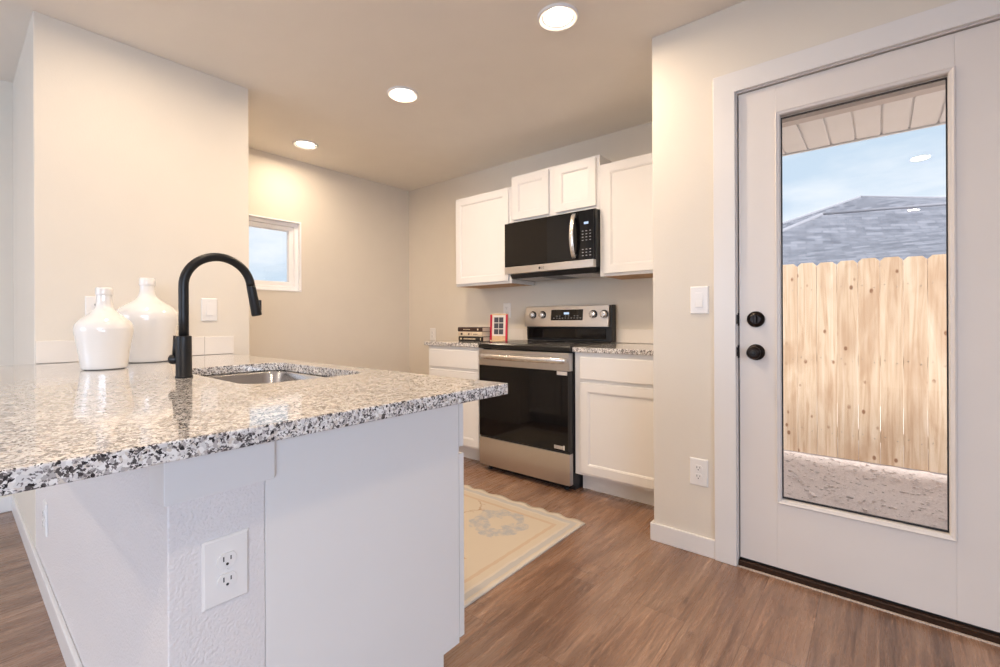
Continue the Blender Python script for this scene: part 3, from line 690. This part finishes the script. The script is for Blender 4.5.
for i, p in enumerate(hp):
    pr = hp[max(i - 1, 0)]; nx = hp[min(i + 1, 20)]; tn = (Vector(nx) - Vector(pr)).normalized(); nn_ = Vector((0, -tn.z, tn.y))
    rings.append([tuple(Vector(p) + nn_ * (0.007 * math.cos(a)) + Vector((0.0155 * math.sin(a), 0, 0))) for a in [2 * PI * j / 18 for j in range(18)]])
mbh = MB().loops(rings); mbh.box(-1.598, MYF - 0.02, 1.502, -1.582, MYF + 0.003, 1.520); mbh.box(-1.598, MYF - 0.02, 1.769, -1.582, MYF + 0.003, 1.787)
mbh.build('microwave_handle', 'steel_handle', md)
cpn.box(-1.520, MYF + 0.0008, 1.718, -1.487, MYF + 0.0022, 1.733, 1)
for r in range(9):
    if r in (4, 5): continue
    for cidx in range(3):
        x = -1.536 + cidx * 0.028; z = 1.672 - r * 0.0205
        cpn.box(x, MYF + 0.0010, z - 0.002, x + 0.012, MYF + 0.0022, z + 0.003, 2)
cpn.build('control_panel', ['black_glass', 'display_glow', 'key_mark'], mw)
lg = MB().lathe([(0.0095, 0.0), (0.0095, 0.0008)], (-1.880, MYF - 0.0002, MZ0 + 0.026), '-y', 28).build('brand_logo', 'slot_dark', bd)
text_mesh('brand_letters', 'LG', 0.022, 'slot_dark', bd, (-1.853, MYF - 0.0006, MZ0 + 0.026), (PI / 2, 0, 0))
b_ = MB(); b_.prism([(MYF + 0.05, MZ0 + 0.004), (MYF + 0.075, MZ0 - 0.030), (YS - 0.05, MZ0 - 0.030), (YS - 0.03, MZ0 + 0.004)], 'x', MX0 + 0.012, MX1 - 0.012)
bt = b_.build('bottom_tray', 'black_plastic', mw)
for a, c in ((MX0 + 0.05, MX0 + 0.29), (MX1 - 0.29, MX1 - 0.05)):
    box(a, MYF + 0.085, MZ0 - 0.0335, c, MYF + 0.33, MZ0 - 0.0302).build('grease_filter', 'filter_mesh', bt, bevel=0.001)

# ------------------------------------------------------------------ recessed lights
WARM = (1.0, 0.78, 0.56)
def can_light(x, y, label, power):
    t = thing('recessed_light', (x, y, H - 0.012), label, 'ceiling light', 'recessed ceiling lights')
    MB().lathe([(0.094, 0.012), (0.094, 0.006), (0.091, 0.001), (0.086, 0.0), (0.064, 0.0112)], (x, y, H - 0.012), 'z', 48, cap0=False, cap1=False).build('trim_ring', 'plastic_white', t)
    MB().lathe([(0.0645, 0.0115), (0.0625, 0.0095), (0.03, 0.009), (0.002, 0.009)], (x, y, H - 0.012), 'z', 40, cap0=False).build('led_lens', 'led_lens', t)
    l = bpy.data.lights.new('recessed_light_beam', 'AREA'); l.shape = 'DISK'; l.size = 0.12; l.energy = power; l.color = WARM; l.spread = PI
    lo = bpy.data.objects.new('recessed_light_beam', l); COL.objects.link(lo); lo.parent = t; lo.location = (0, 0, 0.0075)
    return t
can_light(-1.119, 1.776, 'glowing round recessed ceiling light nearest the back door', 9)
can_light(-2.221, 1.772, 'glowing round recessed ceiling light, middle of the three', 13.5)
can_light(-3.430, 1.785, 'glowing round recessed ceiling light nearest the small window', 6)
can_light(-2.28, 0.50, 'round recessed ceiling light above the two white jugs', 4.5)
can_light(-1.12, 0.50, 'round recessed ceiling light above the open end of the peninsula', 8)
can_light(0.28, -0.85, 'round recessed light in the living room ceiling, nearest the camera', 12)
can_light(0.35, -3.30, 'round recessed light in the living room ceiling, far behind the camera', 12)
can_light(-2.35, -1.60, 'round recessed light in the living room ceiling, towards the left wall', 12)

# ------------------------------------------------------------------ outlets and switches
# built facing -Y at the origin; dir rotates them
def plate_parts(t, w, h, kind, midy=0.0):
    """children modelled around the thing's origin, plate in XZ, front towards -Y"""
    def B(mb, name, mat, par, **k):
        o = mb.build(name, mat, None, origin=(0, 0, 0), **k); o.parent = par; return o
    prof = [(0, 0), (0, -0.003), (0.004, -0.0065), (0.006, -0.0065)]
    rings = [[(-w / 2 + i, y, -h / 2 + i), (w / 2 - i, y, -h / 2 + i), (w / 2 - i, y, h / 2 - i), (-w / 2 + i, y, h / 2 - i)] for i, y in prof]
    B(MB().loops(rings, True, True, smooth=False), 'cover_plate', 'plastic_white', t)
    if kind == 'outlet':
        for s in (1, -1):
            cz = s * 0.0195
            mb = MB(); pts = []
            for k in range(32):
                a = 2 * PI * k / 32; pts.append((0.0172 * math.cos(a), cz + max(-0.0135, min(0.0135, 0.0172 * math.sin(a)))))
            mb.prism(pts, 'y', -0.0060, -0.0098, smooth=False)
            rc = B(mb, 'receptacle', 'plastic_white', t, bevel=0.0006)
            mb = MB()
            mb.box(-0.0074, -0.0101, cz - 0.001, -0.0053, -0.0096, cz + 0.0080); mb.box(0.0053, -0.0101, cz - 0.0005, 0.0074, -0.0096, cz + 0.0070)
            mb.lathe([(0.0026, 0.0096), (0.0026, 0.0101)], (0, 0, cz - 0.0072), '-y', 14)
            B(mb, 'slots', 'slot_dark', rc)
        B(MB().lathe([(0.0030, 0.006), (0.0028, 0.0074), (0.001, 0.0076)], (0, 0, 0), '-y', 14), 'screw', 'plastic_white', t)
    else:
        mb = MB(); mb.box(-0.0175, -0.0075, -0.0345, 0.0175, -0.006, 0.0345)
        rk = B(mb, 'switch_frame', 'plastic_white', t, bevel=0.0008)
        mb = MB(); mb.prism([(-0.007, -0.031), (-0.0115, -0.031), (-0.0085, 0.0), (-0.0080, 0.031), (-0.007, 0.031)], 'x', -0.0145, 0.0145)
        B(mb, 'rocker', 'plastic_white', t, bevel=0.0008)
        for s in (1, -1): B(MB().lathe([(0.0026, 0.006), (0.0024, 0.0072), (0.001, 0.0073)], (0, 0, s * 0.047), '-y', 12), 'screw', 'plastic_white', t)
def wall_plate(kind, loc, rz, label, w=0.080, h=0.126):
    t = thing('wall_outlet' if kind == 'outlet' else 'light_switch', loc, label, 'outlet' if kind == 'outlet' else 'light switch')
    plate_parts(t, w, h, kind); t.rotation_euler = (0, 0, rz); return t
wall_plate('outlet', (XP + 0.0005, 0.343, 0.597), PI / 2, 'white duplex outlet on the textured end of the half wall', 0.0815, 0.128)
wall_plate('outlet', (-2.525, YP0 - 0.0005, 0.307), 0, 'white outlet low on the bar side of the half wall', 0.080, 0.126)
wall_plate('switch', (-0.633, YD - 0.0005, 1.164), 0, 'white rocker light switch on the wall beside the door casing')
wall_plate('outlet', (-0.639, YD - 0.0005, 0.375), 0, 'white duplex outlet low on the wall beside the door casing', 0.080, 0.124)
wall_plate('switch', (XV + 0.0005, 0.933, 1.142), PI / 2, 'white rocker switch on the wall between faucet and large jug')
wall_plate('outlet', (XV + 0.0005, 0.456, 1.135), PI / 2, 'white outlet on the wall partly hidden by the smaller jug')
wall_plate('outlet', (-3.465, YS - 0.0005, 0.940), 0, 'white outlet on the back wall left of the base cabinet')
wall_plate('outlet', (-2.505, YS - 0.0005, 1.164), 0, 'white outlet on the back wall above the red-barred picture stand')
wall_plate('outlet', (-0.905, YS - 0.0005, 1.06), 0, 'white outlet on the back wall right of the range')

# ------------------------------------------------------------------ jugs
def jug(x, y, prof, label, kr=1.05, kh=1.03):
    prof = [(r * kr, h * kh) for r, h in prof]
    t = thing('ceramic_jug', (x, y, HC_P), label, 'jug')
    pr = [(prof[0][0] - 0.012, 0.004), (prof[0][0] - 0.008, 0.0)]
    # smooth the outline with a Catmull-Rom pass
    P = prof; sm = []
    for i in range(len(P) - 1):
        p0 = P[max(i - 1, 0)]; p1 = P[i]; p2 = P[i + 1]; p3 = P[min(i + 2, len(P) - 1)]
        for k in range(5):
            s = k / 5
            sm.append(tuple(0.5 * ((2 * p1[j]) + (-p0[j] + p2[j]) * s + (2 * p0[j] - 5 * p1[j] + 4 * p2[j] - p3[j]) * s * s + (-p0[j] + 3 * p1[j] - 3 * p2[j] + p3[j]) * s ** 3) for j in (0, 1)))
    sm.append(P[-1])
    hN, rN = P[-1][1], P[-1][0]
    lip = rN + 0.0022
    MB().lathe(pr + sm, (x, y, HC_P), 'z', 64, cap1=False).build('jug_body', 'ceramic', t)
    L = 0.030 * (rN / 0.024)
    MB().lathe([(rN - 0.001, hN - 0.002), (lip, hN), (lip + 0.0012, hN + 0.004), (lip + 0.0005, hN + L * 0.45), (lip + 0.001, hN + L * 0.8), (lip - 0.0015, hN + L), (rN - 0.006, hN + L), (rN - 0.008, hN + L - 0.004), (rN - 0.008, hN - 0.02)], (x, y, HC_P), 'z', 48, cap0=False, cap1=False).build('jug_lip', 'ceramic', t)
jug(-2.345, 0.397, [(0.062, 0.003), (0.066, 0.010), (0.0715, 0.060), (0.078, 0.105), (0.0835, 0.142), (0.0835, 0.160), (0.077, 0.178), (0.058, 0.198), (0.040, 0.214), (0.028, 0.232), (0.0235, 0.252), (0.0222, 0.282)], 'smaller glossy white jug with narrow neck in front of its larger twin', 1.085, 1.025)
jug(-2.610, 0.595, [(0.082, 0.003), (0.087, 0.012), (0.098, 0.070), (0.108, 0.120), (0.117, 0.170), (0.120, 0.200), (0.114, 0.222), (0.092, 0.246), (0.062, 0.266), (0.040, 0.284), (0.0305, 0.306), (0.028, 0.338)], 'larger glossy white jug with wide shoulders nearest the wall', 1.0, 1.04)

# ------------------------------------------------------------------ books and picture stand
def book(x0, x1, y0, y1, z0, z1, cov, label, marks):
    t = thing('book', ((x0 + x1) / 2, (y0 + y1) / 2, z0), label, 'book', 'stacked books on the counter left of the range')
    h = z1 - z0; c = 0.003
    # spine faces -Y, rounded
    n = 8; o_ = [(y1, z0), (y1, z0 + c), (y0 + 0.010, z0 + c), (y0 + 0.010, z1 - c), (y1, z1 - c), (y1, z1)]
    for k in range(n + 1):
        a = PI / 2 + PI * k / n; o_.append((y0 + 0.006 + 0.006 * math.cos(a), (z0 + z1) / 2 + h / 2 * math.sin(a)))
    cv = MB().prism(o_, 'x', x0, x1)
    for a, w_, hh in marks: cv.box(x0 + a * 0.93, y0 - 0.0006, (z0 + z1) / 2 - hh / 2, x0 + a * 0.93 + w_, y0 + 0.0015, (z0 + z1) / 2 + hh / 2, 1)
    cv.build('cover', [cov, 'foil' if cov != 'book_cream' else 'book_brown'], t)
    box(x0 + 0.004, y0 + 0.0102, z0 + c + 0.0003, x1 - 0.004, y1 - 0.005, z1 - c - 0.0003).build('pages', 'paper', t)
book(-2.700, -2.432, 2.722, 2.855, HC_K + 0.0005, HC_K + 0.0385, 'book_black', 'black book at the bottom of the small stack', [(0.022, 0.018, 0.014)] + [(0.065 + i * 0.016, 0.010, 0.010) for i in range(9)] + [(0.262, 0.005, 0.02)])
book(-2.706, -2.440, 2.726, 2.855, HC_K + 0.0388, HC_K + 0.0785, 'book_cream', 'cream book in the middle of the small stack', [(0.03, 0.022, 0.016), (0.12, 0.018, 0.014), (0.15, 0.012, 0.006), (0.18, 0.05, 0.005)])
book(-2.710, -2.442, 2.724, 2.855, HC_K + 0.0788, HC_K + 0.1145, 'book_brown', 'dark brown book on top of the small stack', [(0.07 + i * 0.014, 0.009, 0.006) for i in range(6)] + [(0.235, 0.014, 0.014)])

px0, px1, pz0, pz1 = -2.418, -2.2412, HC_K + 0.0005, 1.129
pyF = 2.800
ps = thing('picture_stand', ((px0 + px1) / 2, pyF, pz0), 'small pale wood picture stand with two crimson side bars', 'picture stand')
lean = 0.035
def L_(y, z): return (y + (z - pz0) * lean, z)
def slabx(x0, x1, z0, z1, ya, yb): return MB().prism([L_(ya, z0), L_(ya, z1), L_(yb, z1), L_(yb, z0)], 'x', x0, x1)
slabx(px0, px1, pz0 + 0.004, pz1, pyF, pyF + 0.008).build('backing_board', 'pale_wood', ps, bevel=0.001)
slabx(px0 + 0.020, px1 - 0.020, pz0 + 0.045, pz1 - 0.012, pyF - 0.0012, pyF - 0.0002).build('card', 'card', ps)
b_ = MB()
for i in range(2):
    for j in range(3):
        xa = px0 + 0.040 + i * 0.050; za = pz0 + 0.058 + j * 0.047
        b_.prism([L_(pyF - 0.0022, za), L_(pyF - 0.0022, za + 0.041), L_(pyF - 0.0013, za + 0.041), L_(pyF - 0.0013, za)], 'x', xa, xa + 0.044)
b_.build('card_pictures', 'card_ink', ps)
for x in (px0, px1 - 0.017):
    slabx(x, x + 0.017, pz0 + 0.002, pz1 - 0.006, pyF - 0.006, pyF - 0.0003).build('side_bar', 'crimson', ps, bevel=0.001)
MB().box(px0 + 0.02, pyF - 0.028, pz0, px1 - 0.02, pyF + 0.006, pz0 + 0.012).build('ledge', 'pale_wood', ps, bevel=0.001)
MB().prism([(pyF + 0.012, pz0 + 0.12), (pyF + 0.020, pz0 + 0.13), (pyF + 0.085, pz0), (pyF + 0.075, pz0)], 'x', (px0 + px1) / 2 - 0.02, (px0 + px1) / 2 + 0.02).build('easel_leg', 'pale_wood', ps)

# ------------------------------------------------------------------ rug
b_ = MB(); nx_, ny_ = 90, 50
cx_, cy_ = (RUG[0] + RUG[2]) / 2, (RUG[1] + RUG[3]) / 2
def rug_pt(i, j, top):
    u = i / nx_; v_ = j / ny_
    x = RUG[0] + (RUG[2] - RUG[0]) * u; y = RUG[1] + (RUG[3] - RUG[1]) * v_
    wv = 0.5 + 0.5 * math.sin(x * 46 + 1.0 + 1.3 * math.sin(x * 9))
    e = max(0, (v_ - 0.92) / 0.08)
    y += e * (0.004 + 0.010 * wv) - (0.004 if e else 0)
    z = 0.006 + 0.006 * e * wv * min(1, (1 - u) * 12 + 0.2)
    return (x, y, z if top else 0.0008)
T = [[b_.bm.verts.new(rug_pt(i, j, True)) for j in range(ny_ + 1)] for i in range(nx_ + 1)]
for i in range(nx_):
    for j in range(ny_):
        f = b_.bm.faces.new((T[i][j], T[i + 1][j], T[i + 1][j + 1], T[i][j + 1])); f.smooth = True
edge = [(i, 0) for i in range(nx_)] + [(nx_, j) for j in range(ny_)] + [(i, ny_) for i in range(nx_, 0, -1)] + [(0, j) for j in range(ny_, 0, -1)]
Bt = [b_.bm.verts.new(rug_pt(i, j, False)) for i, j in edge]
for k in range(len(edge)):
    a, c = edge[k], edge[(k + 1) % len(edge)]
    b_.bm.faces.new((T[a[0]][a[1]], Bt[k], Bt[(k + 1) % len(edge)], T[c[0]][c[1]]))
b_.bm.faces.new(list(reversed(Bt)))
tag(b_.build('rug', 'rug_weave', None, origin=(cx_, cy_, 0)), 'faded cream patterned rug on the floor in front of the range', 'rug')

# ------------------------------------------------------------------ outside
GZ = -0.15
b_ = MB(); nX, nY = 110, 60; gx0_, gx1_, gy0_, gy1_ = -5.2, 5.0, 2.6, 6.6
rr_ = random.Random(3)
G = [[b_.bm.verts.new((gx0_ + (gx1_ - gx0_) * i / nX, gy0_ + (gy1_ - gy0_) * j / nY, GZ + rr_.uniform(-0.008, 0.008) + 0.012 * math.sin(i * 0.3) * math.cos(j * 0.4))) for j in range(nY + 1)] for i in range(nX + 1)]
for i in range(nX):
    for j in range(nY): b_.bm.faces.new((G[i][j], G[i + 1][j], G[i + 1][j + 1], G[i][j + 1])).smooth = True
struct(b_.build('ground', 'gravel', None, origin=(0, 0, 0)), 'bare gravelly dirt between the door and the fence', 'ground')
struct(box(-60, -30, -0.5, 60, 80, -0.22).build('ground', 'gravel', None, origin=(0, 0, 0)), 'pale dirt ground beyond the fence', 'ground')
b_ = MB()
for k in range(3200):
    x = rr_.uniform(-2.5, 1.9); y = rr_.uniform(3.7, 4.92); s = rr_.choice((0.003, 0.004, 0.004, 0.006, 0.008, 0.012)) * rr_.uniform(0.7, 1.3)
    mat_ = Matrix.Translation((x, y, GZ + 0.008)) @ Matrix.Rotation(rr_.uniform(0, PI), 4, 'Z') @ Matrix.Diagonal((s * 1.4, s, s * 0.5, 1))
    bmesh.ops.create_icosphere(b_.bm, subdivisions=1, radius=1, matrix=mat_)
tag(b_.build('pebbles', 'pebble', None, origin=(0, 0, GZ)), 'small loose pebbles scattered over the dirt outside the door', 'pebbles', kind='stuff')
struct(box(-0.72, YD + 0.128, -0.2, 1.6, 3.35, -0.04).build('porch_slab', 'concrete', None), 'concrete step outside the back door', 'step')
# porch header and soffit
struct(box(XK + 0.121, 3.115, 2.22, 3.24, 3.188, H - 0.001).build('trim_6', 'beam_paint', None), 'grey header above the porch opening seen through the door', 'beam')
struct(box(XK + 0.121, YD + 0.128, H - 0.02, 3.24, 3.114, H - 0.0005).build('porch_ceiling', 'soffit_vinyl', None), 'ceiling of the small porch', 'porch ceiling')
b_ = MB(); x = -4.3; SY_0, SY_1, SZ = 3.189, 3.712, 2.22
b_.box(-4.3, SY_0, SZ + 0.010, 4.4, SY_1, SZ + 0.018)
while x < 4.3:
    b_.box(x + 0.006, SY_0, SZ, x + 0.121, SY_1 - 0.006, SZ + 0.011); x += 0.127
b_.box(-4.3, SY_1 - 0.002, SZ - 0.008, 4.4, SY_1 + 0.016, SZ + 0.10)
struct(b_.build('soffit', 'soffit_vinyl', None, bevel=0.0012), 'cream grooved vinyl soffit under the eave', 'soffit')
b_ = MB(); b_.prism([(3.78, 2.32), (3.78, 2.34), (-1.0, 3.75), (-1.0, 3.70)], 'x', -4.5, 4.6); b_.prism([(-5.9, 2.32), (-5.9, 2.34), (-1.0, 3.75), (-1.0, 3.70)], 'x', -4.5, 4.6)
struct(b_.build('roof', 'siding', None), 'roof of the house over the kitchen', 'roof')

# fence
FY = 4.97
fe = thing('wooden_fence', (0, FY, GZ), 'pale cedar dog-ear picket fence seen through the door glass', 'fence')
sp_ = 0.1455; xs0 = 0.155 - sp_ * 26
for k in range(46):
    x0 = xs0 + k * sp_; w_ = 0.1432; j = rr_.uniform(-0.006, 0.006); top = 1.583 + j; bot = GZ + 0.012
    pts = [(x0, bot), (x0 + w_, bot), (x0 + w_, top - 0.028), (x0 + w_ - 0.028, top), (x0 + 0.028, top), (x0, top - 0.028)]
    yj = rr_.uniform(-0.002, 0.002)
    pk = MB().prism(pts, 'y', FY + yj, FY + 0.016 + yj).build('picket', 'cedar', fe, bevel=0.001)
for z in (0.08, 0.72, 1.35):
    MB().box(xs0, FY + 0.0185, z - 0.045, xs0 + 46 * sp_, FY + 0.0565, z + 0.045).build('rail', 'cedar', fe)
for k in range(4):
    x = xs0 + 0.4 + k * 2.0
    MB().box(x, FY + 0.057, GZ - 0.0, x + 0.09, FY + 0.147, 1.50).build('post', 'cedar', fe)
b_ = MB()
for k in range(46):
    for z in (0.08, 0.72, 1.35):
        for dxx in (0.03, 0.108):
            b_.lathe([(0.004, 0.0), (0.003, 0.0015)], (xs0 + k * sp_ + dxx, FY - 0.0015, z + (0.012 if dxx < 0.05 else -0.01)), '-y', 8)
b_.build('nail_heads', 'galvanized', fe)

# neighbouring houses
def uv_roof(o):
    me = o.data; uv = me.uv_layers.new(name='UVMap')
    for p in me.polygons:
        n = p.normal; h = Vector((-n.y, n.x, 0)); h = h.normalized() if h.length > 1e-4 else Vector((1, 0, 0)); u2 = n.cross(h)
        for li in p.loop_indices:
            co = me.vertices[me.loops[li].vertex_index].co; uv.data[li].uv = (co.dot(h), co.dot(u2))
def hip_house(name_roof, pk_, right_ridge, corners, wall_z, label, group=None):
    t = thing('house', (corners[0][0], corners[0][1], -0.22), label, 'house')
    b_ = MB(); 
    L0, Q0, Q1, L1 = [Vector(c) for c in corners]; P0, R0 = Vector(pk_), Vector(right_ridge)
    bmv = {k: b_.bm.verts.new(v) for k, v in dict(L0=L0, Q0=Q0, Q1=Q1, L1=L1, P=P0, R=R0).items()}
    V_ = lambda *n: b_.bm.faces.new([bmv[q] for q in n])
    V_('L0', 'Q0', 'R', 'P'); V_('Q0', 'Q1', 'R'); V_('Q1', 'L1', 'P', 'R'); V_('L1', 'L0', 'P'); V_('L0', 'L1', 'Q1', 'Q0')
    r = b_.build('roof', 'shingles', t); bmesh_r = r
    for p in r.data.polygons: p.use_smooth = False
    uv_roof(r)
    for a_, c_ in ((P0, R0), (P0, L0), (R0, Q0)):
        MB().tube([tuple(a_), tuple(c_)], 0.045, 6).build('ridge_cap', 'ridge', t)
    c = (L0 + Q0 + Q1 + L1) / 4
    ins = [c + (p - c) * 0.93 for p in (L0, Q0, Q1, L1)]
    MB().prism([(p.x, p.y) for p in ins], 'z', -0.22, wall_z).build('wall', 'siding', t)
    return t
hip_house('a', (-0.46, 19.6, 5.18), (3.4, 23.2, 5.18), [(-7.7, 15.4, 2.4), (6.0, 15.4, 2.4), (9.5, 27.5, 2.4), (-4.5, 27.5, 2.4)], 2.4, 'neighbouring house with a grey shingled hip roof behind the fence')
hip_house('b', (-0.9, 11.6, 3.25), (3.6, 12.9, 3.25), [(-3.0, 8.6, 1.85), (4.4, 8.6, 1.85), (5.6, 14.6, 1.85), (-2.6, 14.6, 1.85)], 1.85, 'lower grey shingled roof in front of the neighbouring house')
hip_house('c', (-16, 8.6, 2.75), (-16, 14.0, 2.75), [(-14.0, 6.5, 1.9), (-14.0, 16.0, 1.9), (-19.0, 16.0, 1.9), (-19.0, 6.5, 1.9)], 1.9, 'distant tan house seen through the small kitchen window')
